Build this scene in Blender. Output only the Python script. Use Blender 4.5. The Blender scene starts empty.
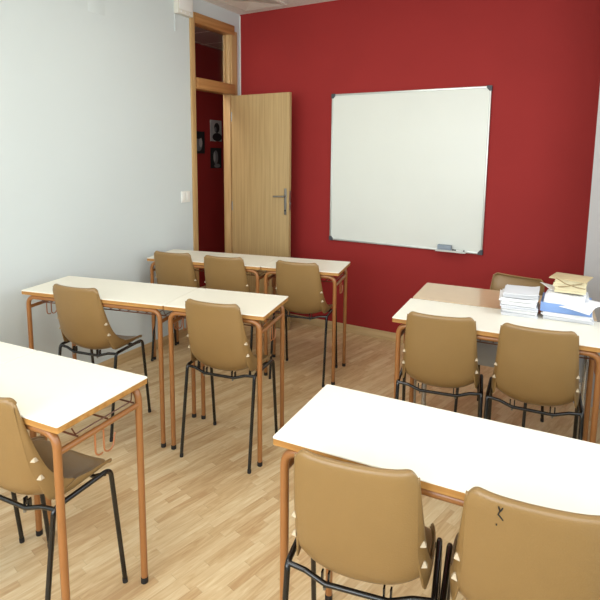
import bpy, bmesh, math, random
from mathutils import Vector, Matrix
random.seed(7)
C = bpy.context.scene.collection
PI = math.pi

# ------------------------------------------------------------------ materials
def lin(c):
    return tuple((x/12.92 if x <= .04045 else ((x+.055)/1.055)**2.4) for x in (v/255 for v in c)) + (1,)

def mat(name, col, rough=.5, metal=0, spec=.5, bump=0, bscale=200, var=0, vscale=8, coat=0):
    m = bpy.data.materials.new(name); m.use_nodes = True
    nt = m.node_tree; b = nt.nodes['Principled BSDF']
    b.inputs['Roughness'].default_value = rough
    b.inputs['Metallic'].default_value = metal
    b.inputs['Specular IOR Level'].default_value = spec
    b.inputs['Coat Weight'].default_value = coat
    tc = nt.nodes.new('ShaderNodeTexCoord')
    n = nt.nodes.new('ShaderNodeTexNoise'); n.inputs['Scale'].default_value = vscale; n.inputs['Detail'].default_value = 5
    nt.links.new(tc.outputs['Object'], n.inputs['Vector'])
    r = nt.nodes.new('ShaderNodeMapRange')
    r.inputs['To Min'].default_value = 1-var; r.inputs['To Max'].default_value = 1+var
    r.inputs['From Min'].default_value = .3; r.inputs['From Max'].default_value = .7
    nt.links.new(n.outputs['Fac'], r.inputs['Value'])
    mx = nt.nodes.new('ShaderNodeVectorMath'); mx.operation = 'SCALE'
    mx.inputs[0].default_value = lin(col)[:3]
    nt.links.new(r.outputs['Result'], mx.inputs['Scale'])
    nt.links.new(mx.outputs['Vector'], b.inputs['Base Color'])
    if bump:
        n2 = nt.nodes.new('ShaderNodeTexNoise'); n2.inputs['Scale'].default_value = bscale
        nt.links.new(tc.outputs['Object'], n2.inputs['Vector'])
        bp = nt.nodes.new('ShaderNodeBump'); bp.inputs['Strength'].default_value = bump; bp.inputs['Distance'].default_value = .002
        nt.links.new(n2.outputs['Fac'], bp.inputs['Height']); nt.links.new(bp.outputs['Normal'], b.inputs['Normal'])
    return m

def wood(name, c1, c2, axis='Z', scale=60, rough=.45, stretch=.05):
    m = bpy.data.materials.new(name); m.use_nodes = True
    nt = m.node_tree; b = nt.nodes['Principled BSDF']; b.inputs['Roughness'].default_value = rough
    tc = nt.nodes.new('ShaderNodeTexCoord'); mp = nt.nodes.new('ShaderNodeMapping')
    s = {'X': (stretch, 1, 1), 'Y': (1, stretch, 1), 'Z': (1, 1, stretch)}[axis]
    mp.inputs['Scale'].default_value = s
    nt.links.new(tc.outputs['Object'], mp.inputs['Vector'])
    n = nt.nodes.new('ShaderNodeTexNoise'); n.inputs['Scale'].default_value = scale; n.inputs['Detail'].default_value = 6
    nt.links.new(mp.outputs['Vector'], n.inputs['Vector'])
    cr = nt.nodes.new('ShaderNodeValToRGB')
    cr.color_ramp.elements[0].position = .35; cr.color_ramp.elements[0].color = lin(c1)
    cr.color_ramp.elements[1].position = .65; cr.color_ramp.elements[1].color = lin(c2)
    nt.links.new(n.outputs['Fac'], cr.inputs['Fac']); nt.links.new(cr.outputs['Color'], b.inputs['Base Color'])
    return m

def floor_mat():
    m = bpy.data.materials.new('laminate_floor'); m.use_nodes = True
    nt = m.node_tree; N = nt.nodes.new; L = nt.links.new
    b = nt.nodes['Principled BSDF']; b.inputs['Roughness'].default_value = .34
    tc = N('ShaderNodeTexCoord'); mp = N('ShaderNodeMapping'); mp.inputs['Rotation'].default_value = (0, 0, math.radians(13))
    L(tc.outputs['Object'], mp.inputs['Vector'])
    sx = N('ShaderNodeSeparateXYZ'); L(mp.outputs['Vector'], sx.inputs['Vector'])
    def M(op, a, bb=None):
        n = N('ShaderNodeMath'); n.operation = op
        for i, v in enumerate((a, bb)):
            if v is None: continue
            if isinstance(v, (int, float)): n.inputs[i].default_value = v
            else: L(v, n.inputs[i])
        return n.outputs[0]
    u = M('DIVIDE', sx.outputs['X'], .037); row = M('FLOOR', u)
    wn = N('ShaderNodeTexWhiteNoise'); wn.noise_dimensions = '1D'; L(row, wn.inputs['W'])
    v = M('ADD', M('DIVIDE', sx.outputs['Y'], .30), M('MULTIPLY', wn.outputs['Value'], 7.3)); col = M('FLOOR', v)
    cx = N('ShaderNodeCombineXYZ'); L(row, cx.inputs['X']); L(col, cx.inputs['Y'])
    w2 = N('ShaderNodeTexWhiteNoise'); w2.noise_dimensions = '3D'; L(cx.outputs['Vector'], w2.inputs['Vector'])
    # grain
    off = N('ShaderNodeVectorMath'); off.operation = 'SCALE'; L(w2.outputs['Color'], off.inputs[0]); off.inputs['Scale'].default_value = 9
    st = N('ShaderNodeMapping'); st.inputs['Scale'].default_value = (1, .12, 1); L(mp.outputs['Vector'], st.inputs['Vector'])
    ad = N('ShaderNodeVectorMath'); L(st.outputs['Vector'], ad.inputs[0]); L(off.outputs['Vector'], ad.inputs[1])
    ng = N('ShaderNodeTexNoise'); ng.inputs['Scale'].default_value = 55; ng.inputs['Detail'].default_value = 6; ng.inputs['Distortion'].default_value = 1.2
    L(ad.outputs['Vector'], ng.inputs['Vector'])
    t = M('ADD', M('MULTIPLY', w2.outputs['Value'], .48), M('MULTIPLY', M('SUBTRACT', ng.outputs['Fac'], 0.44), 1.1))
    cr = N('ShaderNodeValToRGB'); e = cr.color_ramp.elements
    e[0].position = -0.0; e[0].color = lin((186, 150, 106)); e[1].position = .75; e[1].color = lin((224, 203, 163))
    k = e.new(.33); k.color = lin((206, 177, 133))
    L(t, cr.inputs['Fac'])
    fu = M('FRACT', u); fv = M('FRACT', v)
    gap = M('MINIMUM', M('GREATER_THAN', fu, .022), M('GREATER_THAN', fv, .006))
    g2 = M('ADD', M('MULTIPLY', gap, .16), .84)
    sc = N('ShaderNodeVectorMath'); sc.operation = 'SCALE'; L(cr.outputs['Color'], sc.inputs[0]); L(g2, sc.inputs['Scale'])
    L(sc.outputs['Vector'], b.inputs['Base Color'])
    return m

def tile_mat(size, base=(226, 223, 214)):
    m = bpy.data.materials.new('ceiling_tiles'); m.use_nodes = True
    nt = m.node_tree; N = nt.nodes.new; L = nt.links.new
    b = nt.nodes['Principled BSDF']; b.inputs['Roughness'].default_value = .9
    tc = N('ShaderNodeTexCoord')
    br = N('ShaderNodeTexBrick'); br.offset = 0; br.inputs['Scale'].default_value = 1
    br.inputs['Brick Width'].default_value = size; br.inputs['Row Height'].default_value = size
    br.inputs['Mortar Size'].default_value = .008; br.inputs['Color1'].default_value = lin(base); br.inputs['Color2'].default_value = lin(base)
    br.inputs['Mortar'].default_value = lin((235, 234, 228))
    L(tc.outputs['Object'], br.inputs['Vector'])
    n = N('ShaderNodeTexNoise'); n.inputs['Scale'].default_value = 60; n.inputs['Detail'].default_value = 4
    L(tc.outputs['Object'], n.inputs['Vector'])
    r = N('ShaderNodeMapRange'); r.inputs['From Min'].default_value = .35; r.inputs['From Max'].default_value = .6; r.inputs['To Min'].default_value = .9
    L(n.outputs['Fac'], r.inputs['Value'])
    sc = N('ShaderNodeVectorMath'); sc.operation = 'SCALE'; L(br.outputs['Color'], sc.inputs[0]); L(r.outputs['Result'], sc.inputs['Scale'])
    L(sc.outputs['Vector'], b.inputs['Base Color'])
    return m

def board_mat():
    m = mat('whiteboard_enamel', (222, 225, 217), .3, spec=.4, var=.012, vscale=3)
    return m

def paper_mat(name, base, ink, scale=120, amt=.5):
    m = bpy.data.materials.new(name); m.use_nodes = True
    nt = m.node_tree; N = nt.nodes.new; L = nt.links.new
    b = nt.nodes['Principled BSDF']; b.inputs['Roughness'].default_value = .85
    tc = N('ShaderNodeTexCoord'); mp = N('ShaderNodeMapping'); mp.inputs['Scale'].default_value = (1, 1, 14)
    L(tc.outputs['Object'], mp.inputs['Vector'])
    n = N('ShaderNodeTexNoise'); n.inputs['Scale'].default_value = scale; L(mp.outputs['Vector'], n.inputs['Vector'])
    cr = N('ShaderNodeValToRGB'); e = cr.color_ramp.elements
    e[0].position = .36; e[0].color = lin(ink); e[1].position = .5; e[1].color = lin(base)
    L(n.outputs['Fac'], cr.inputs['Fac']); L(cr.outputs['Color'], b.inputs['Base Color'])
    return m

M = {}
M['wall'] = mat('grey_white_wall_paint', (206, 214, 213), .85, spec=.2, bump=.15, bscale=300, var=.01, vscale=2)
M['red'] = mat('red_wall_paint', (150, 42, 40), .75, spec=.25, bump=.2, bscale=350, var=.03, vscale=3)
M['column'] = mat('column_paint', (178, 174, 172), .85, spec=.2, var=.01)
M['floor'] = floor_mat()
M['ceiling'] = tile_mat(.45)
M['baseboard'] = wood('baseboard_wood', (188, 158, 112), (204, 176, 132), 'X', 40)
M['laminate'] = mat('white_laminate', (236, 232, 216), .38, spec=.45, var=.006, vscale=30)
M['beige_top'] = mat('beige_desk_laminate', (203, 175, 140), .18, spec=.5, var=.02, vscale=20)
M['edge'] = wood('desk_edge_wood', (166, 116, 56), (194, 144, 78), 'X', 50)
M['orange'] = mat('orange_brown_enamel', (156, 103, 55), .32, spec=.55, var=.04, vscale=20)
M['wire'] = mat('brown_wire_enamel', (112, 66, 40), .35)
M['hook'] = mat('copper_wire_enamel', (170, 108, 66), .3)
M['rubber'] = mat('black_rubber', (26, 24, 24), .7)
M['black'] = mat('black_enamel_tube', (10, 10, 11), .22, spec=.5, coat=.2)
M['plastic'] = mat('mustard_brown_plastic', (141, 111, 67), .34, spec=.5, bump=.25, bscale=260, var=.05, vscale=6)
M['rim'] = mat('pale_plastic_lug', (190, 172, 142), .5)
M['steel'] = mat('brushed_steel', (150, 148, 142), .3, metal=.9)
M['alu'] = mat('anodised_aluminium', (200, 202, 198), .35, metal=.6)
M['board'] = board_mat()
M['corner'] = mat('dark_grey_plastic', (66, 70, 76), .5)
M['door'] = wood('oak_veneer', (166, 138, 92), (184, 156, 108), 'Z', 55, rough=.5, stretch=.03)
M['frame'] = wood('oak_frame', (178, 142, 92), (200, 166, 116), 'Z', 50, rough=.45)
M['framex'] = wood('oak_frame_lintel', (160, 112, 64), (182, 134, 82), 'Y', 50, rough=.4)
M['chrome'] = mat('satin_chrome', (190, 192, 192), .25, metal=.85)
M['white_plastic'] = mat('white_plastic', (232, 232, 226), .4)
M['ivory_plastic'] = mat('ivory_plastic', (222, 220, 208), .5)
M['greymetal'] = mat('grey_painted_steel', (178, 181, 184), .45)
M['paper'] = mat('white_paper', (236, 236, 236), .85, spec=.1, var=.01)
M['paper2'] = mat('greyish_paper', (212, 213, 216), .85, spec=.1, var=.01)
M['printed'] = paper_mat('printed_paper', (238, 239, 240), (214, 216, 220), 90)
M['cream'] = mat('cream_paper', (226, 214, 178), .8, spec=.1, var=.03, vscale=30)
M['cream_d'] = mat('worn_card_cover', (190, 170, 130), .7, var=.06, vscale=30)
M['string'] = mat('jute_string', (150, 128, 92), .9)
M['blue'] = mat('light_blue_card', (128, 158, 208), .6, spec=.3, var=.02)
M['darkclip'] = mat('black_clip', (30, 32, 36), .5)
M['eraser'] = mat('blue_grey_felt', (140, 152, 164), .8)
M['photo_dark'] = mat('photo_black', (32, 33, 35), .6)
M['photo_grey'] = mat('photo_grey', (120, 122, 124), .6)
M['photo_light'] = mat('photo_light_grey', (176, 176, 174), .6)
gm = bpy.data.materials.new('transom_glass'); gm.use_nodes = True
gb = gm.node_tree.nodes['Principled BSDF']; gb.inputs['Transmission Weight'].default_value = 1; gb.inputs['Roughness'].default_value = .02; gb.inputs['IOR'].default_value = 1.3
gb.inputs['Base Color'].default_value = (.8, .82, .82, 1)
M['glass'] = gm
lm = bpy.data.materials.new('lamp_diffuser'); lm.use_nodes = True
lb = lm.node_tree.nodes['Principled BSDF']; lb.inputs['Emission Color'].default_value = (1, .95, .86, 1); lb.inputs['Emission Strength'].default_value = 2.2
M['lamp'] = lm

# ------------------------------------------------------------------ mesh helpers
def obj(name, bm, m, parent=None, smooth=True, mats=None):
    me = bpy.data.meshes.new(name); bm.normal_update(); bm.to_mesh(me); bm.free()
    o = bpy.data.objects.new(name, me); C.objects.link(o)
    for x in (mats or [m]): me.materials.append(x)
    if smooth:
        for p in me.polygons: p.use_smooth = True
        try: me.set_sharp_from_angle(angle=math.radians(38))
        except Exception: pass
    if parent: o.parent = parent
    return o

def add_box(bm, x0, x1, y0, y1, z0, z1, bev=0, seg=2, mi=0, mtx=None):
    t = bmesh.new()
    bmesh.ops.create_cube(t, size=1)
    for v in t.verts:
        v.co = Vector(((x0+x1)/2+v.co.x*(x1-x0), (y0+y1)/2+v.co.y*(y1-y0), (z0+z1)/2+v.co.z*(z1-z0)))
    if bev: bmesh.ops.bevel(t, geom=t.edges[:], offset=bev, segments=seg, affect='EDGES', profile=.6)
    if mtx: t.transform(mtx)
    for f in t.faces: f.material_index = mi
    tm = bpy.data.meshes.new('t'); t.to_mesh(tm); t.free(); bm.from_mesh(tm); bpy.data.meshes.remove(tm)

def box(*a, **k):
    bm = bmesh.new(); add_box(bm, *a, **k); return bm

def fillet(pts, r, n=6):
    pts = [Vector(p) for p in pts]; out = [pts[0]]
    for i in range(1, len(pts)-1):
        rr = r[i] if isinstance(r, (list, tuple)) else r
        a, b, c = pts[i-1], pts[i], pts[i+1]
        d1 = (a-b); d2 = (c-b); l1, l2 = d1.length, d2.length; d1.normalize(); d2.normalize()
        ang = d1.angle(d2)
        if ang > PI-.02 or rr <= 0: out.append(b); continue
        t = min(rr/math.tan(ang/2), l1*.48, l2*.48)
        p, q = b+d1*t, b+d2*t
        for k in range(n+1):
            s = k/n; out.append(p*(1-s)**2 + b*2*s*(1-s) + q*s*s)
    out.append(pts[-1]); return out

def add_tube(bm, pts, r, seg=12, caps=True, mi=0, radii=None):
    pts = [Vector(p) for p in pts]; rings = []
    tan = []
    for i in range(len(pts)):
        a = pts[max(i-1, 0)]; b = pts[min(i+1, len(pts)-1)]; tan.append((b-a).normalized())
    up = Vector((0, 0, 1)) if abs(tan[0].z) < .9 else Vector((0, 1, 0))
    x = tan[0].cross(up).normalized()
    for i, p in enumerate(pts):
        x = (x - tan[i]*x.dot(tan[i])).normalized(); y = tan[i].cross(x)
        rr = radii[i] if radii else r
        rings.append([bm.verts.new(p + (x*math.cos(2*PI*k/seg)+y*math.sin(2*PI*k/seg))*rr) for k in range(seg)])
    for a, b in zip(rings, rings[1:]):
        for k in range(seg):
            f = bm.faces.new((a[k], a[(k+1) % seg], b[(k+1) % seg], b[k])); f.material_index = mi
    if caps:
        f = bm.faces.new(rings[0][::-1]); f.material_index = mi
        f = bm.faces.new(rings[-1]); f.material_index = mi
    return bm

def tube(pts, r, **k): return add_tube(bmesh.new(), pts, r, **k)

def slab(w, d, z0, z1, rad, bev, n=5, x0=0, y0=0):
    """rounded-corner slab"""
    bm = bmesh.new(); ring = []
    for cx, cy, a0 in ((w-rad, rad, -PI/2), (w-rad, d-rad, 0), (rad, d-rad, PI/2), (rad, rad, PI)):
        for k in range(n+1):
            a = a0+PI/2*k/n; ring.append((x0+cx+rad*math.cos(a), y0+cy+rad*math.sin(a), cx, cy))
    vs = [bm.verts.new((x, y, z0)) for x, y, _, _ in ring]; vm = [bm.verts.new((x, y, z1-bev)) for x, y, _, _ in ring]
    vt = []
    for x, y, cx, cy in ring:
        dx, dy = x-x0-cx, y-y0-cy; l = max(math.hypot(dx, dy), 1e-6)
        vt.append(bm.verts.new((x-dx/l*bev, y-dy/l*bev, z1)))
    N = len(ring)
    for a, b in ((vs, vm), (vm, vt)):
        for k in range(N): bm.faces.new((a[k], a[(k+1) % N], b[(k+1) % N], b[k]))
    bm.faces.new(vs[::-1]); bm.faces.new(vt)
    return bm

def thing(name, label, cat, loc=(0, 0, 0), rotz=0, group=None):
    o = bpy.data.objects.new(name, None); C.objects.link(o); o.empty_display_size = .1
    o.location = loc; o.rotation_euler = (0, 0, rotz); o['label'] = label; o['category'] = cat
    if group: o['group'] = group
    return o

def tag(o, label, cat, group=None):
    o['label'] = label; o['category'] = cat
    if group: o['group'] = group
    return o

def struct(name, bm, m, parent=None, smooth=False, mats=None):
    o = obj(name, bm, m, parent, smooth=smooth, mats=mats)
    if parent is None: o['kind'] = 'structure'
    return o

def dup(root, loc, rotz, label, group=None):
    def cp(o, par):
        c = o.copy(); C.objects.link(c); c.parent = par
        for ch in kids[o.name]: cp(ch, c)
        return c
    kids = {}
    def walk(o):
        kids[o.name] = list(o.children)
        for ch in o.children: walk(ch)
    walk(root)
    r = cp(root, None); r.location = loc; r.rotation_euler = (0, 0, rotz); r['label'] = label
    if group: r['group'] = group
    return r

# ------------------------------------------------------------------ camera
YAW, PITCH, ROLL, F, SH = .519, .1369, .0092, 520.78, 73.958
CAM = Vector((2.8795, -.0184, 1.5014))
fw = Vector((-math.sin(YAW)*math.cos(PITCH), math.cos(YAW)*math.cos(PITCH), -math.sin(PITCH)))
rt = Vector((math.cos(YAW), math.sin(YAW), 0)); up = rt.cross(fw)
r2 = rt*math.cos(ROLL)+up*math.sin(ROLL); u2 = -rt*math.sin(ROLL)+up*math.cos(ROLL)
cd = bpy.data.cameras.new('camera'); cam = bpy.data.objects.new('camera', cd); C.objects.link(cam)
mw = Matrix.Identity(4)
for i in range(3): mw[i][0] = r2[i]; mw[i][1] = u2[i]; mw[i][2] = -fw[i]; mw[i][3] = CAM[i]
cam.matrix_world = mw
cd.sensor_width = 36; cd.lens = 36*F/600; cd.shift_y = -SH/600; cd.clip_start = .02
bpy.context.scene.camera = cam

# ------------------------------------------------------------------ room shell
YR, XR, ZC, YB = 3.912, 3.32, 2.724, -2.2
DY0, DY1, DZ, TZ0, TZ1 = 3.29, 3.765, 2.03, 2.105, 2.53      # doorway opening and transom
bm = box(-.02, XR+.02, YB, YR+.02, -.12, 0); struct('floor', bm, M['floor'])
bm = box(-.02, XR+.02, YB-.1, YR+.1, ZC, ZC+.1); struct('ceiling', bm, M['ceiling'])
bm = bmesh.new()
add_box(bm, -.07, 0, YB, DY0-.03, 0, ZC); add_box(bm, -.07, 0, DY1+.06, YR, 0, ZC); add_box(bm, -.07, 0, DY0-.03, DY1+.06, TZ1+.06, ZC)
struct('wall_left', bm, M['wall'])
struct('wall_front', box(-.10, XR+.1, YR, YR+.1, 0, ZC), M['red'])
struct('wall_column', box(2.844, XR, 3.45, YR, 0, ZC), M['column'])
# right wall with a window and an added one for light, back wall with two windows (behind the camera)
def holed(axis, c0, c1, a0, a1, holes):
    bm = bmesh.new(); xs = [a0]
    for h in holes: xs += [h[0], h[1]]
    xs.append(a1)
    def bx(u0, u1, z0, z1):
        if axis == 'x': add_box(bm, c0, c1, u0, u1, z0, z1)
        else: add_box(bm, u0, u1, c0, c1, z0, z1)
    for i in range(0, len(xs), 2): bx(xs[i], xs[i+1], 0, ZC)
    for h in holes: bx(h[0], h[1], 0, h[2]); bx(h[0], h[1], h[3], ZC)
    return bm
struct('wall_right', holed('x', XR, XR+.1, YB, YR, [(-1.6, .6, .95, 2.35), (1.1, 2.9, .95, 2.35)]), M['wall'])
struct('wall_back', holed('y', YB-.1, YB, -.1, XR+.1, [(.35, 1.55, .95, 2.45), (1.85, 3.05, .95, 2.45)]), M['wall'])
def wframe(name, axis, c, a0, a1, z0, z1):
    bm = bmesh.new()
    for (u0, u1, w0, w1) in ((a0, a0+.04, z0, z1), (a1-.04, a1, z0, z1), (a0+.04, a1-.04, z0, z0+.04), (a0+.04, a1-.04, z1-.04, z1), ((a0+a1)/2-.02, (a0+a1)/2+.02, z0+.04, z1-.04)):
        if axis == 'x': add_box(bm, c-.02, c+.02, u0, u1, w0, w1, bev=.004)
        else: add_box(bm, u0, u1, c-.02, c+.02, w0, w1, bev=.004)
    struct(name, bm, M['alu'])
wframe('window_1', 'x', XR+.06, -1.6, .6, .95, 2.35)
wframe('window_added', 'x', XR+.06, 1.1, 2.9, .95, 2.35)  # unseen window, added to light the lower left wall
wframe('window_2', 'y', YB-.06, .35, 1.55, .95, 2.45)
wframe('window_3', 'y', YB-.06, 1.85, 3.05, .95, 2.45)
# baseboards
struct('baseboard_left', box(0, .009, YB, DY0-.05, 0, .07, bev=.003), wood('baseboard_wood_left', (188, 158, 112), (204, 176, 132), 'Y', 40), smooth=True)
struct('baseboard_front', box(0, 2.844, YR-.011, YR, 0, .07, bev=.003), M['baseboard'], smooth=True)
struct('trim_1', box(0, .008, YR-.008, YR, .07, ZC-.012, bev=.002), M['white_plastic'])

# corridor beyond the door
CX = -.95
struct('wall_corridor', box(CX-.1, CX, 2.4, 6.4, 0, 2.66), M['red'])
struct('wall_corridor_end', box(CX, -.1, 6.3, 6.4, 0, 2.66), M['red'])
struct('wall_corridor_near', box(CX, -.1, 2.3, 2.4, 0, 2.66), M['wall'])
struct('wall_corridor_side', box(-.2, -.1, YR+.1, 6.3, 0, 2.66), M['wall'])
struct('floor_corridor', box(CX-.1, -.02, 2.3, 6.4, -.12, 0), M['floor'])
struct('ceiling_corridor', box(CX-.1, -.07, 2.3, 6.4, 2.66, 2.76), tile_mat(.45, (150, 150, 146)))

# door frame, transom, leaf
bm = bmesh.new()
for xa, xb in ((0, .014), (-.084, -.07)):   # architraves on both wall faces
    add_box(bm, xa, xb, DY0-.05, DY0, 0, TZ1+.075, bev=.003)
    add_box(bm, xa, xb, DY1+.0, DY1+.085, 0, TZ1+.03, bev=.003)
add_box(bm, -.07, .004, DY0-.03, DY0+.012, 0, TZ1, bev=.002)
add_box(bm, -.07, .004, DY1-.012, DY1+.06, 0, TZ1, bev=.002)
struct('trim_2', bm, M['frame'], smooth=True)
bm = bmesh.new()
add_box(bm, -.07, .020, DY0, DY1+.04, TZ1-.005, TZ1+.075, bev=.003)
add_box(bm, -.07, .030, DY0+.012, DY1+.03, DZ-.012, TZ0, bev=.003)
struct('trim_3', bm, M['framex'], smooth=True)
w4 = struct('window_4', box(-.06, -.04, DY0+.012, DY0+.026, TZ0, TZ1-.005), M['frame'])
g = bmesh.new(); add_box(g, -.06, -.04, DY1-.026, DY1-.012, TZ0, TZ1-.005); obj('frame_strip', g, M['frame'], w4, smooth=False)
obj('pane', box(-.053, -.048, DY0+.026, DY1-.026, TZ0, TZ1-.005), M['glass'], w4, smooth=False)

dl = struct('door_1', box(0, .602, -.016, .016, .008, 1.998, bev=.0015), M['door'], smooth=True)
dl.location = (.062, 3.715, 0); dl.rotation_euler = (0, 0, math.radians(-2.5))
bm = box(.557, .580, -.022, -.016, 1.0, 1.22, bev=.003)
pl = obj('handle_plate', bm, M['steel'], dl); pl['label'] = 'steel back plate'
bm = tube(fillet([(.569, -.02, 1.155), (.569, -.055, 1.155), (.474, -.058, 1.15)], .012), .0075)
obj('lever_handle', bm, M['steel'], dl)['label'] = 'steel lever handle'
bm = tube([(.569, -.0165, 1.035), (.569, -.026, 1.035)], .007); obj('key_cylinder', bm, M['darkclip'], pl)
bm = box(.6015, .604, -.011, .011, 1.04, 1.2); obj('latch_plate', bm, M['steel'], dl)
bm = box(.603, .611, -.006, .006, 1.085, 1.105, bev=.002); obj('latch_bolt', bm, M['steel'], dl)
for z in (.25, 1.0, 1.78):
    obj('hinge', tube([(-.004, -.014, z), (-.004, -.014, z+.08)], .006), M['steel'], dl)

# portraits in the corridor
def ell(cy, cz, ry, rz, x, n=20, squash=0):
    bm = bmesh.new()
    for xx in (x, x+.001):
        pass
    a = [bm.verts.new((x+.0012, cy+ry*math.cos(2*PI*k/n), cz+rz*math.sin(2*PI*k/n)*(1-.15*squash*math.sin(2*PI*k/n)))) for k in range(n)]
    b = [bm.verts.new((x, v.co.y, v.co.z)) for v in a]
    bm.faces.new(a)
    for k in range(n): bm.faces.new((b[k], b[(k+1) % n], a[(k+1) % n], a[k]))
    return bm
def portrait(y0, y1, z0, z1, bg, label, kind):
    o = tag(obj('portrait_photo', box(CX, CX+.004, y0, y1, z0, z1), M[bg], smooth=False), label, 'photo', 'black and white photos on the corridor wall')
    cy, cz, w, h = (y0+y1)/2, (z0+z1)/2, y1-y0, z1-z0
    X = CX+.004
    if kind == 0:
        obj('jacket', ell(cy+.02, z0+.2*h, .42*w, .2*h, X), M['photo_dark'], o, smooth=False)
        obj('hair', ell(cy+.015, cz+.14*h, .24*w, .24*h, X), M['photo_dark'], o, smooth=False)
        obj('face', ell(cy-.012, cz+.06*h, .10*w, .13*h, X+.0013), M['photo_grey'], o, smooth=False)
    elif kind == 1:
        obj('face', ell(cy-.005, cz+.04*h, .22*w, .34*h, X), M['photo_grey'], o, smooth=False)
        obj('lit_side', ell(cy-.03, cz+.06*h, .09*w, .24*h, X+.0013), M['photo_light'], o, smooth=False)
        obj('collar', ell(cy+.02, z0+.12*h, .28*w, .10*h, X), M['photo_grey'], o, smooth=False)
    else:
        obj('face', ell(cy, cz-.04*h, .30*w, .36*h, X), M['photo_grey'], o, smooth=False)
        obj('lit_side', ell(cy+.03, cz, .13*w, .22*h, X+.0013), M['photo_light'], o, smooth=False)
        obj('hair', ell(cy-.01, cz+.30*h, .33*w, .14*h, X+.0026), M['photo_dark'], o, smooth=False)
portrait(4.63, 4.83, 1.64, 1.875, 'photo_light', 'upper black and white photo on dark red corridor wall, dark figure on light ground', 0)
portrait(4.63, 4.82, 1.335, 1.565, 'photo_dark', 'lower black and white photo on dark red corridor wall, pale face on dark ground', 1)
portrait(4.33, 4.53, 1.50, 1.74, 'photo_dark', 'black and white photo nearest the left jamb, half hidden by the door frame', 2)

# light switch, junction box, cable duct, faint cover plate
t = thing('light_switch', 'white double light switch on the pale wall beside the door frame', 'light switch', (0, 3.155, 1.155))
obj('plate', box(0, .008, -.05, .05, -.045, .045, bev=.003), M['white_plastic'], t)
for y in (-.022, .022): obj('rocker', box(.008, .013, y-.019, y+.019, -.03, .03, bev=.002), M['white_plastic'], t)
t = thing('emergency_light', 'white emergency light box on the wall above the door frame corner', 'emergency light', (0, 3.15, 2.60))
obj('housing', box(0, .045, -.08, .09, -.052, .09, bev=.006), M['ivory_plastic'], t)
obj('lens_cover', box(.045, .05, -.07, .08, -.02, .078, bev=.003), M['white_plastic'], t)
for y in (-.045, .0, .045): obj('indicator', tube([(.045, y, -.036), (.049, y, -.036)], .005), M['paper'], t)
tag(obj('cable_duct', box(0, .006, 3.075, 3.087, 2.42, 2.545, bev=.001), M['wall']), 'slim painted cable duct dropping below the emergency light box', 'cable duct')
tag(obj('cover_plate', box(0, .0015, 2.30, 2.43, 2.385, 2.56, bev=.0005), M['wall']), 'flat wall coloured cover plate high on the pale left wall', 'cover plate')

# ceiling diffuser near the corner
t = thing('ceiling_vent', 'square louvred air diffuser in the ceiling above the red wall corner', 'air vent', (.335, 3.60, ZC))
obj('back_plate', box(-.214, .214, -.214, .214, -.006, -.0005), M['ivory_plastic'], t, smooth=False)
bm = bmesh.new()
def sqring(bm, a, za, b, zb):
    A = [bm.verts.new((x*a, y*a, za)) for x, y in ((-1, -1), (1, -1), (1, 1), (-1, 1))]
    B = [bm.verts.new((x*b, y*b, zb)) for x, y in ((-1, -1), (1, -1), (1, 1), (-1, 1))]
    for k in range(4): bm.faces.new((A[k], A[(k+1) % 4], B[(k+1) % 4], B[k]))
sqring(bm, .215, -.002, .215, -.010); sqring(bm, .215, -.010, .19, -.014); sqring(bm, .19, -.014, .185, -.003)
obj('frame', bm, M['ivory_plastic'], t, smooth=False)
for a in (.18, .14, .10, .06):
    bm = bmesh.new(); sqring(bm, a, -.014, a-.038, -.0075); sqring(bm, a, -.012, a-.038, -.0062)
    obj('louvre', bm, M['ivory_plastic'], t, smooth=False)
# fluorescent fixtures (the room's own lamps)
lamps = []
for i, (x, y) in enumerate(((1.6, 2.2), (1.6, .4), (1.6, -1.2))):
    lab = ['ceiling light panel over the middle of the desks', 'ceiling light panel above the nearest desks', 'ceiling light panel at the window end of the room'][i]
    t = thing('ceiling_light', lab, 'ceiling light', (x, y, ZC), 0, 'ceiling light panels')
    bm = bmesh.new()
    for a in ((-.46, -.43, -.2, .2), (.43, .46, -.2, .2), (-.43, .43, -.2, -.18), (-.43, .43, .18, .2)): add_box(bm, a[0], a[1], a[2], a[3], -.03, 0, bev=.002)
    obj('frame', bm, M['alu'], t)
    obj('diffuser', box(-.43, .43, -.18, .18, -.018, -.012), M['lamp'], t, smooth=False)

# ------------------------------------------------------------------ whiteboard
WX, WZ, WW, WH = .9357, .7875, 1.2439, 1.201
t = thing('whiteboard', 'large blank whiteboard in a slim aluminium frame on the red wall', 'whiteboard', (WX, YR, WZ))
obj('panel', box(.008, WW-.008, -.016, -.002, .008, WH-.008), M['board'], t, smooth=False)
bm = bmesh.new()
for a in ((0, WW, 0, .014), (0, WW, WH-.014, WH), (0, .012, .014, WH-.014), (WW-.012, WW, .014, WH-.014)):
    add_box(bm, a[0], a[1], -.024, 0, a[2], a[3], bev=.003)
obj('frame', bm, M['alu'], t)['label'] = 'aluminium frame'
for sx, sz in ((0, 0), (1, 0), (0, 1), (1, 1)):
    x0 = 0 if not sx else WW; z0 = 0 if not sz else WH; dx = 1 if not sx else -1; dz = 1 if not sz else -1
    bm = bmesh.new(); P = [(-.003, -.003), (.032, -.003), (.032, .012), (.012, .034), (-.003, .034)]
    A = [bm.verts.new((x0+dx*a, -.027, z0+dz*b)) for a, b in P]; B = [bm.verts.new((x0+dx*a, 0, z0+dz*b)) for a, b in P]
    bm.faces.new(A); bm.faces.new(B[::-1])
    for k in range(5): bm.faces.new((A[k], A[(k+1) % 5], B[(k+1) % 5], B[k]))
    bmesh.ops.recalc_face_normals(bm, faces=bm.faces[:])
    obj('corner_cap', bm, M['corner'], t, smooth=False)['label'] = 'dark plastic corner'
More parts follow.
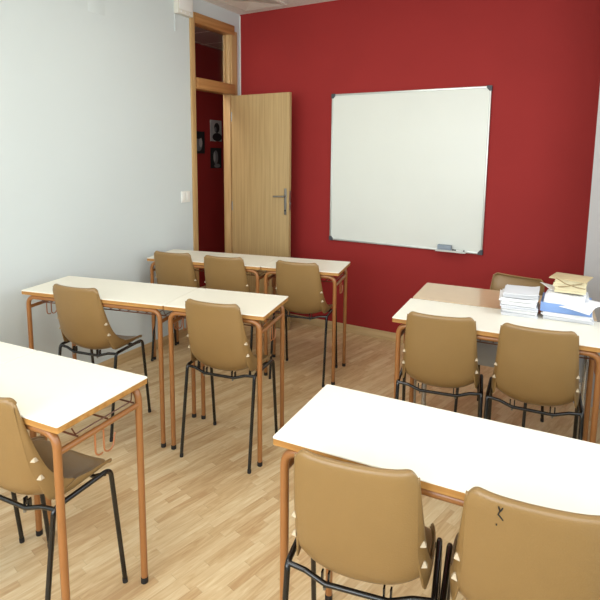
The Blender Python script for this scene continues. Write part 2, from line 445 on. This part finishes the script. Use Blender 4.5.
bm = box(.915, 1.135, -.075, -.024, .004, .008); add_box(bm, .915, 1.135, -.078, -.073, .004, .018)
obj('pen_tray', bm, M['alu'], t)
tag(obj('board_eraser', box(WX+.925, WX+1.028, YR-.066, YR-.03, WZ+.0085, WZ+.052, bev=.006), M['eraser']), 'blue grey board eraser standing on the whiteboard pen tray', 'eraser')
t = thing('marker_pen', 'black and silver marker pen lying on the whiteboard pen tray', 'marker', (WX+1.035, YR-.055, WZ+.0165))
obj('barrel', tube([(.03, 0, 0), (.082, 0, 0)], .0078), M['alu'], t)
obj('cap', tube([(0, 0, 0), (.003, 0, 0), (.03, 0, 0)], .008, radii=[.005, .008, .008]), M['black'], t)
obj('end_plug', tube([(.082, 0, 0), (.09, 0, 0)], .008), M['black'], t)

# ------------------------------------------------------------------ desks
H = .76; W = .363; LD = .8751; LS = .5335
def make_desk(L, label, loc, rot, group, bare=False):
    t = thing('school_desk', label, 'desk', loc, rot, group)
    g = .0015; L2 = L-g*2
    obj('tabletop', slab(L2, W, H-.004, H, .007, .0015, x0=g), M['laminate'], t)
    obj('edge_band', slab(L2-.001, W-.001, H-.022, H-.004, .007, 0, x0=g+.0005, y0=.0005), M['edge'], t)['label'] = 'orange wooden edge'
    ix, iy, zt = .030, .0195, H-.037
    for yy in (iy, W-iy):
        for s in (0, 1):
            x = ix if s == 0 else L-ix; d = 1 if s == 0 else -1
            lg = obj('leg', tube(fillet([(x, yy, .012), (x, yy, zt), (x+d*.10, yy, zt)], .065, 8), .012, seg=14), M['orange'], t)
            obj('foot_cap', tube([(x, yy, 0), (x, yy, .022)], .0128), M['rubber'], lg)
        obj('top_rail', tube([(ix+.09, yy, zt), (L-ix-.09, yy, zt)], .0118, seg=12), M['orange'], t)
    for s in (0, 1):
        x = ix if s == 0 else L-ix
        sr = obj('side_rail', tube([(x, iy, .665), (x, W-iy, .665)], .0095), M['orange'], t)
        # hanging double hook
        d = -1 if s == 0 else 1
        y = .180
        pts = []
        for k in range(9):
            a = PI+PI*k/8; pts.append((x+d*.004, y+.024+.020*math.cos(a), .595+.020*math.sin(a)))
        loop = [(x+d*.004, y+.004, .66), (x+d*.004, y+.004, .60)] + pts + [(x+d*.004, y+.048, .612), (x+d*.002, y+.052, .622)]
        bmh = add_tube(bmesh.new(), [(a, b-.0, c) for a, b, c in loop], .0028, seg=8)
        loop2 = [(a+d*.0, b-.034, c+.006) for a, b, c in loop]
        add_tube(bmh, loop2[:8], .0028, seg=8)
        obj('bag_hook', bmh, M['hook'], sr)['label'] = 'curled copper coloured hook'
    # wire shelf under the top
    bm = bmesh.new(); zb = .672; xa, xb = ix+.01, L-ix-.01; y0, y1 = .10, W-iy-.012
    for y in (y0, (y0+y1)/2, y1): add_tube(bm, [(xa, y, zb), (xb, y, zb)], .003, seg=6)
    n = int((xb-xa)/.055)
    for k in range(n+1):
        x = xa+.01+(xb-xa-.02)*k/n
        add_tube(bm, fillet([(x, y0-.012, zb+.028), (x, y0, zb+.004), (x, y1, zb+.004), (x, y1+.004, zt)], .008, 3), .0022, seg=6)
    obj('book_rack', bm, M['wire'], t)['label'] = 'brown wire rack'
    for x in (ix+.012, L-ix-.045): obj('support_bracket', box(x, x+.033, W-iy-.10, W-iy-.005, H-.05, H-.0245, bev=.002), M['orange'], t)
    return t

gD, gS = 'double school desks', 'single school desks'
def at(ox, oy, rot, u): return (ox+u*math.cos(rot), oy+u*math.sin(rot), 0)
ra, rb, rc_, rd, re_ = .2163, .2194, .0835, .0566, .0751
A0, B0, C0, D0, E0 = (.1187, 2.607), (.2119, 1.6122), (.2485, .6921), (2.178, 1.0671), (2.0964, 2.2126)
dd = make_desk(LD, 'white topped double desk in the farthest row, left end near the pale wall', (A0[0], A0[1], 0), ra, gD)
ds = make_desk(LS, 'white topped single desk in the farthest row, in front of the open door leaf', at(*A0, ra, LD), ra, gS)
dup(dd, (B0[0], B0[1], 0), rb, 'white topped double desk in the middle left row, left end by the pale wall')
dup(ds, at(*B0, rb, LD), rb, 'white topped single desk at the right end of the middle left row')
dup(dd, (C0[0], C0[1], 0), rc_, 'white topped double desk cut off by the left edge of the photo, nearest left row')
dup(ds, at(*C0, rc_, LD), rc_, 'white topped single desk in the nearest left row, corner facing the aisle')
dup(dd, (D0[0], D0[1], 0), rd, 'white topped double desk at lower right, nearest to the viewer')
dup(dd, (E0[0], E0[1], 0), re_, 'white topped double desk pushed against the beige teacher desk, carrying paper piles')

# teacher's desk
t = thing('teacher_desk', 'beige topped teacher desk with grey steel legs behind the white double desk', 'desk', (2.0759-.002, 2.5927-.002, 0), .0749)
TW, TD = .85, .366
obj('desktop', slab(TW, TD, H-.003, H, .012, .001), M['beige_top'], t)
obj('edge_band', slab(TW-.001, TD-.001, H-.024, H-.003, .012, 0, x0=.0005, y0=.0005), M['laminate'], t)['label'] = 'pale edge band'
for x in (.018, TW-.022):
    for y in (.04, TD-.04):
        lg = obj('leg', tube([(x, y, .012), (x, y, H-.024)], .0145, seg=18), M['chrome'], t)
        obj('foot_cap', tube([(x, y, 0), (x, y, .016)], .0155, seg=18), M['rubber'], lg)
obj('modesty_panel', box(.034, TW-.038, .037, .041, .44, H-.025, bev=.002), M['greymetal'], t)['label'] = 'grey steel modesty panel'
bm = box(.034, TW-.038, TD-.05, TD-.03, H-.05, H-.0245)
obj('top_rail', bm, M['greymetal'], t)

# ------------------------------------------------------------------ chairs
CN = [(-.178, .813), (-.193, .816), (-.194, .799), (-.185, .74), (-.175, .67), (-.163, .60), (-.151, .545), (-.138, .505), (-.118, .474), (-.088, .454), (-.045, .442), (.01, .440), (.06, .444), (.11, .451), (.140, .453), (.157, .447), (.166, .433)]
ED = [(-.158, .823), (-.170, .826), (-.174, .808), (-.163, .74), (-.152, .67), (-.138, .60), (-.124, .552), (-.106, .523), (-.080, .504), (-.048, .492), (-.01, .485), (.03, .481), (.07, .479), (.11, .478), (.135, .475), (.150, .467), (.157, .452)]
WD = [.136, .140, .142, .143, .144, .145, .148, .152, .158, .162, .165, .167, .167, .165, .161, .155, .149]
KK = [6, 6, 6, 6, 6, 5.5, 5, 4.5, 3.8, 3.2, 3, 3, 3.2, 3.5, 3.5, 3.5, 3.5]
SPL = 9
NT = 28
def shell_pt(i, tt):
    k = .45*tt*tt+.55*abs(tt)**KK[i]
    y = CN[i][0]+(ED[i][0]-CN[i][0])*k; z = CN[i][1]+(ED[i][1]-CN[i][1])*k
    x = WD[i]*tt
    if i < 3:   # rounded top corners
        e = max(0, (abs(tt)-.86)/.14); z -= .022*e*e
    if i > 12:
        e = max(0, (abs(tt)-.75)/.25); y -= .022*e*e
    return Vector((x, y, z))
def sheet(i0, i1):
    bm = bmesh.new(); G = []
    ts = []
    for j in range(NT+1):
        s = -1+2*j/NT; ts.append(math.copysign(1-(1-abs(s))**1.25, s))
    for i in range(i0, i1+1): G.append([bm.verts.new(shell_pt(i, tt)) for tt in ts])
    for a, b in zip(G, G[1:]):
        for j in range(NT): bm.faces.new((a[j], b[j], b[j+1], a[j+1]))
    return bm
# side wings: outer curve O (rear / bottom), lip curve I (front / top)
OO = [(-.172, .806), (-.164, .74), (-.153, .67), (-.139, .60), (-.126, .552), (-.113, .517), (-.103, .490), (-.092, .468), (-.06, .466), (-.02, .465), (.03, .466), (.10, .468), (.135, .465), (.150, .455)]
II = [(-.167, .806), (-.152, .74), (-.131, .67), (-.106, .60), (-.085, .560), (-.060, .530), (-.032, .510), (-.004, .498), (.025, .491), (.05, .487), (.08, .484), (.11, .482), (.138, .478), (.154, .468)]
OX = [.137, .141, .142, .143, .146, .152, .156, .160, .164, .166, .167, .165, .160, .154]
IX = [.140, .147, .154, .160, .165, .170, .173, .173, .173, .173, .172, .170, .165, .158]
def wing(s, i0, i1):
    bm = bmesh.new(); G = []
    for i in range(i0, i1+1):
        row = []
        for k in range(5):
            w = k/4; b = .004*math.sin(PI*w)
            row.append(bm.verts.new((s*(OX[i]+(IX[i]-OX[i])*w+b), OO[i][0]+(II[i][0]-OO[i][0])*w, OO[i][1]+(II[i][1]-OO[i][1])*w)))
        G.append(row)
    for a, b in zip(G, G[1:]):
        for k in range(4): bm.faces.new((a[k], a[k+1], b[k+1], b[k]) if s < 0 else (a[k], b[k], b[k+1], a[k+1]))
    return bm
def join_bm(bms):
    out = bmesh.new()
    for b in bms:
        tm = bpy.data.meshes.new('t'); b.to_mesh(tm); b.free(); out.from_mesh(tm); bpy.data.meshes.remove(tm)
    return out
def shell_part(name, bms, parent):
    o = obj(name, join_bm(bms), M['plastic'], parent)
    m = o.modifiers.new('s', 'SUBSURF'); m.levels = 1; m.render_levels = 2
    m = o.modifiers.new('t', 'SOLIDIFY'); m.thickness = .0045; m.offset = 0
    for p in o.data.polygons: p.use_smooth = True
    return o

def make_chair(label, loc, rot, group):
    t = thing('school_chair', label, 'chair', loc, rot, group)
    br = shell_part('backrest', [sheet(0, SPL), wing(-1, 0, 7), wing(1, 0, 7)], t)
    st = shell_part('seat', [sheet(SPL, len(CN)-1), wing(-1, 7, 13), wing(1, 7, 13)], t)
    for s in (-1, 1):
        for z in (.622, .560):
            w = (z-.552)/(.67-.552); x = .159-.007*w; y = -.122-.026*w; lc = Vector((x, y, z))
            bm = bmesh.new(); b = [(-.003, .004, -.006), (.014, .004, -.006), (.014, .004, .003), (-.003, .004, .003)]
            B = [bm.verts.new((s*(x+p[0]), y+p[1], z+p[2])) for p in ((-.007, .008, -.005), (.010, .014, -.005), (.010, -.002, -.005), (-.007, -.008, -.005))]
            T = [bm.verts.new((s*(x+p[0]), y+p[1], z+p[2])) for p in ((-.002, .008, .009), (.003, .009, .009), (.003, .003, .009), (-.002, .002, .009))]
            bm.faces.new(B); bm.faces.new(T[::-1])
            for k in range(4): bm.faces.new((B[k], B[(k+1) % 4], T[(k+1) % 4], T[k]))
            bmesh.ops.recalc_face_normals(bm, faces=bm.faces[:])
            for v in bm.verts: v.co = Vector((s*x, y+.003, z))+(v.co-Vector((s*x, y, z)))*.8
            obj('stacking_lug', bm, M['rim'], br, smooth=False)['label'] = 'pale stacking lug'
    R = .0082
    for s in (-1, 1):
        fl = obj('leg', tube(fillet([(s*.187, .167, .01), (s*.184, .124, .456), (s*.184, .06, .456)], .04, 7), R), M['black'], t)
        obj('foot_cap', tube([(s*.187, .167, 0), (s*.1867, .166, .018)], R+.001), M['rubber'], fl)
        rl = obj('leg', tube(fillet([(s*.187, -.167, .01), (s*.184, -.100, .455), (s*.184, -.05, .456)], .022, 6), R), M['black'], t)
        obj('foot_cap', tube([(s*.187, -.167, 0), (s*.1867, -.1655, .018)], R+.001), M['rubber'], rl)
        obj('side_rail', tube([(s*.184, .07, .456), (s*.184, -.06, .456)], R), M['black'], t)
    cb = obj('crossbar', tube(fillet([(-.184, -.096, .452), (-.135, -.103, .450), (-.080, -.112, .434), (.080, -.112, .434), (.135, -.103, .450), (.184, -.096, .452)], .04, 6), .0070), M['black'], t)
    for x in (-.078, .078):
        bm = box(x-.014, x-.009, -.110, -.096, .436, .462, bev=.001); add_box(bm, x+.003, x+.008, -.110, -.096, .436, .462, bev=.001)
        obj('bracket', bm, M['black'], cb)
        obj('bolt', tube([(x-.003, -.114, .421), (x-.003, -.114, .428)], .0045, seg=8), M['steel'], cb)
    obj('front_crossbar', tube(fillet([(-.184, .10, .450), (-.14, .095, .432), (.14, .095, .432), (.184, .10, .450)], .02, 4), .007), M['black'], t)
    return t

R_ = math.radians
G = 'brown plastic school chairs'
ch = make_chair('brown plastic chair seen whole at the single desk of the middle left row', (1.332, 1.989, 0), R_(9.5), G)
spots = [
 (.548, 1.843, 10.5, 'brown plastic chair at the double desk of the middle left row'),
 (1.207, 2.984, 11, 'brown plastic chair at the single desk of the farthest row'),
 (.300, 2.803, 13, 'brown plastic chair in the farthest row, leftmost, next to the pale wall'),
 (.694, 2.873, 13, 'brown plastic chair in the farthest row, middle one of three'),
 (1.363, .932, 5, 'brown plastic chair in the nearest left row, seat showing under the single desk'),
 (.870, .863, 5, 'brown plastic chair off the left edge, only a black front leg in view'),
 (2.416, 1.160, 11.5, 'brown plastic chair at lower centre with clean back, at the nearest double desk'),
 (2.803, 1.219, 9, 'brown plastic chair at lower right with dark scuff near its top edge'),
 (2.299, 2.349, 10.5, 'brown plastic chair at the paper laden desk, left of the pair'),
 (2.700, 2.390, 5, 'brown plastic chair at the paper laden desk, right of the pair'),
 (2.484, 2.980, 168, 'brown plastic chair behind the teacher desk, facing the room'),
]
chairs = [dup(ch, (x, y, 0), R_(a), lab, G) for x, y, a, lab in spots]
# the scuff on the lower right chair's back
sc_parent = [c for c in chairs[7].children if c.name.startswith('backrest')][0]
bm = bmesh.new()
for pts in ([(-.060, -.1945, .790), (-.057, -.1935, .780), (-.060, -.1925, .772), (-.054, -.1915, .765), (-.050, -.191, .760)], [(-.052, -.1945, .789), (-.056, -.1935, .780)], [(-.062, -.1895, .748), (-.0615, -.189, .745)]):
    add_tube(bm, [(a-.020, b+.0005, c+.014) for a, b, c in pts], .0014, seg=5)
obj('scuff_mark', bm, M['rubber'], sc_parent)['label'] = 'dark scuff mark'

# ------------------------------------------------------------------ papers
def wavy(w, d, z0, z1, seed, curl=0.0, ragged=.004):
    """a bundle of sheets: ragged outline in several thin layers"""
    rnd = random.Random(seed); bm = bmesh.new(); n = max(2, int((z1-z0)/.0045)); h = (z1-z0)/n; nx = 8
    ph = rnd.uniform(0, 6)
    for i in range(n):
        ox, oy = rnd.uniform(-ragged, ragged), rnd.uniform(-ragged, ragged); a = rnd.uniform(-.02, .02)
        T = []; B = []
        for j in (0, 1):
            rt_, rb_ = [], []
            for k in range(nx+1):
                u = k/nx; x = (u-.5)*w; y = (j-.5)*d
                zz = curl*(max(0, u-.65)/.35)**2*(i+1)/n + .0012*math.sin(7*u+ph)*i/n
                X = x*math.cos(a)-y*math.sin(a)+ox; Y = x*math.sin(a)+y*math.cos(a)+oy
                rt_.append(bm.verts.new((X, Y, z0+(i+1)*h-.0005+zz))); rb_.append(bm.verts.new((X, Y, z0+i*h+zz*.97)))
            T.append(rt_); B.append(rb_)
        for k in range(nx):
            bm.faces.new((T[0][k], T[0][k+1], T[1][k+1], T[1][k])); bm.faces.new((B[0][k], B[1][k], B[1][k+1], B[0][k+1]))
            bm.faces.new((B[0][k], B[0][k+1], T[0][k+1], T[0][k])); bm.faces.new((B[1][k+1], B[1][k], T[1][k], T[1][k+1]))
        bm.faces.new((B[0][0], T[0][0], T[1][0], B[1][0])); bm.faces.new((B[0][nx], B[1][nx], T[1][nx], T[0][nx]))
    return bm
def bundle(name, x, y, rot, w, d, z0, z1, m, label, cat, group=None, curl=0, seed=0, ragged=.004):
    o = obj(name, wavy(w, d, 0, z1-z0, seed, curl, ragged), m, smooth=False)
    o.location = (x, y, z0); o.rotation_euler = (0, 0, rot); tag(o, label, cat, group); return o
g1 = 'paper bundles of the left pile'
z = H
lay = [(.014, 'paper2', 'bottom bundle of greyish papers in the left pile on the desks'),
       (.019, 'paper', 'second bundle from the bottom in the left paper pile'),
       (.015, 'paper2', 'third bundle from the bottom in the left paper pile'),
       (.017, 'paper', 'third bundle from the top in the left paper pile'),
       (.014, 'paper', 'second bundle from the top in the left paper pile'),
       (.022, 'paper2', 'topmost bundle of the left paper pile, right edge curled up')]
for i, (h, m, lab) in enumerate(lay):
    bundle('paper_bundle', 2.592+[.0, .006, -.005, .003, -.004, .004][i], 2.615+[0, .006, -.004, .004, -.002, .0][i], [.14, .04, .15, .02, .12, .06][i], [.156, .148, .158, .15, .16, .15][i], .175, z+.0005, z+h, M[m], lab, 'papers', g1, curl=[0, .002, .001, .003, .004, .010][i], seed=i, ragged=.006)
    z += h + [0, .0015, .001, .0025, .0035, 0][i]
g2 = 'paper bundles of the right pile'
bundle('paper_bundle', 2.800, 2.655, .06, .205, .19, H+.0005, H+.016, M['paper2'], 'bottom grey edged bundle of the right pile beside the wall column', 'papers', g2, seed=11, ragged=.006)
bundle('paper_bundle', 2.797, 2.655, .02, .20, .185, H+.0165, H+.033, M['paper'], 'white bundle under the blue folder in the right pile', 'papers', g2, seed=12, ragged=.005)
# blue folder: two covers and contents
t = thing('document_folder', 'light blue card folder in the middle of the right paper pile', 'folder', (2.790, 2.670, H+.0335), .03)
obj('cover', box(-.105, .105, -.095, .10, 0, .003, bev=.0008), M['blue'], t)
obj('cover', box(-.105, .105, -.095, .10, .038, .041, bev=.0008), M['blue'], t)
obj('spine', box(-.105, .105, -.098, -.095, .0, .041, bev=.0008), M['blue'], t)
obj('contents', wavy(.195, .185, .0035, .0375, 21, 0, .003), M['paper'], t, smooth=False)
zf = H+.0745
bundle('paper_bundle', 2.795, 2.70, .05, .17, .14, zf+.0005, zf+.024, M['paper2'], 'grey bundle with black clips below the cream booklets', 'papers', g2, seed=13, ragged=.004)
zg = zf+.0245
def sheetmesh(w, d, sag, n=10):
    bm = bmesh.new(); V = []
    for j in range(n+1):
        r = []
        for k in range(n+1):
            u, v = k/n, j/n
            r.append(bm.verts.new(((u-.5)*w, (v-.5)*d, -sag*max(0, .32-v)**1.4*4.9 + .003*math.sin(4*u+2*v))))
        V.append(r)
    for j in range(n):
        for k in range(n): bm.faces.new((V[j][k], V[j][k+1], V[j+1][k+1], V[j+1][k]))
    return bm
o = obj('paper_sheet', sheetmesh(.18, .16, .026), M['paper']); o.location = (2.842, 2.622, zf+.0135); o.rotation_euler = (0, 0, R_(-26))
o.modifiers.new('t', 'SOLIDIFY').thickness = .0012
tag(o, 'white sheet slanting down over the right end of the blue folder', 'paper')
o = obj('paper_sheet', sheetmesh(.165, .14, .032), M['printed']); o.location = (2.785, 2.640, zf+.030); o.rotation_euler = (0, 0, R_(-3))
o.modifiers.new('t', 'SOLIDIFY').thickness = .0012
tag(o, 'printed white sheet hanging over the front of the blue folder', 'paper')
o = obj('paper_sheet', sheetmesh(.12, .15, 0), M['paper']); o.location = (2.745, 2.76, zg+.006); o.rotation_euler = (0, R_(8), R_(24))
o.modifiers.new('t', 'SOLIDIFY').thickness = .0012
tag(o, 'white sheet poking out to the left below the cream booklets', 'paper')
t = thing('paper_clip', 'black binder clip on the grey bundle below the cream booklets', 'clip', (2.835, 2.628, zf+.005), .05)
obj('clip_body', box(-.008, .008, -.006, .012, .0, .0175, bev=.002), M['darkclip'], t)
obj('clip_handle', tube(fillet([(-.005, -.005, .010), (-.003, -.018, .013), (.003, -.018, .013), (.005, -.005, .010)], .003, 3), .0009, seg=6), M['steel'], t)
g3 = 'cream booklets tied on top of the right pile'
zb = zg+.0125
for i, (h, w, d, rz, m, lab) in enumerate([(.024, .130, .12, 2, 'cream', 'bottom cream booklet of the tied set on the right pile'),
                                  (.020, .134, .12, -3, 'cream', 'middle cream booklet of the tied set on the right pile'),
                                  (.016, .128, .12, 1, 'cream', 'upper cream booklet under the worn card cover on the right pile')]):
    bundle('booklet', 2.800, 2.715, R_(rz), w, d, zb+.0005, zb+h, M[m], lab, 'booklet', g3, seed=30+i, ragged=.002); zb += h
o = obj('card_cover', box(-.080, .080, -.070, .070, 0, .005, bev=.001), M['cream_d']); o.location = (2.800, 2.715, zb+.001); o.rotation_euler = (0, 0, R_(-10))
tag(o, 'worn tan card lying on top of the tied cream booklets', 'card')
bm = bmesh.new()
zt0, zt1 = zg+.0125, zb+.0075
yf = 2.715-.079
add_tube(bm, [(2.800-.06, yf+.012, zt1), (2.800-.02, yf-.002, zb-.012), (2.800+.03, yf+.004, zb-.026), (2.862, yf+.010, zb-.030)], .0022, seg=6)
add_tube(bm, [(2.800+.05, yf+.006, zb-.006), (2.800+.02, yf-.001, zb-.014), (2.800-.01, yf-.001, zb-.024), (2.80-.05, yf+.010, zb-.034)], .0022, seg=6)
tag(obj('string', bm, M['string']), 'brown string tied around the front of the cream booklets', 'string')

# ------------------------------------------------------------------ light
def area(name, loc, rot, sx, sy, power, col):
    l = bpy.data.lights.new(name, 'AREA'); l.shape = 'RECTANGLE'; l.size = sx; l.size_y = sy; l.energy = power; l.color = col
    o = bpy.data.objects.new(name, l); C.objects.link(o); o.location = loc; o.rotation_euler = rot; return o
area('window_daylight', (.95, YB-.02, 1.7), (R_(90), 0, 0), 1.1, 1.4, 47, (.93, .97, 1))
area('window_daylight', (2.45, YB-.02, 1.7), (R_(90), 0, 0), 1.1, 1.4, 47, (.93, .97, 1))
area('window_daylight', (XR+.02, -.5, 1.65), (R_(90), 0, R_(90)), 2.1, 1.3, 40, (.93, .97, 1))
area('window_daylight', (XR+.02, 2.0, 1.65), (R_(90), 0, R_(90)), 1.7, 1.3, 22, (.93, .97, 1))  # extra light at the added window, brightens the left wall
for (x, y) in ((1.6, 2.2), (1.6, .4), (1.6, -1.2)):
    area('ceiling_lamp', (x, y, ZC-.035), (0, 0, 0), .86, .36, 9, (1, .96, .90))
area('corridor_fill', (-.5, 2.85, 2.64), (0, 0, 0), .3, .8, 15, (1, .93, .85))  # added fill light, hidden from view, lifts the dark corridor
w = bpy.data.worlds.new('w'); bpy.context.scene.world = w; w.use_nodes = True
nt = w.node_tree; bg = nt.nodes['Background']; sky = nt.nodes.new('ShaderNodeTexSky'); sky.sky_type = 'NISHITA'; sky.sun_disc = False; sky.sun_elevation = R_(40)
nt.links.new(sky.outputs[0], bg.inputs[0]); bg.inputs[1].default_value = .12

vs = bpy.context.scene.view_settings
vs.view_transform = 'Standard'; vs.look = 'None'; vs.gamma = 1; vs.use_curve_mapping = False; vs.exposure = -.04
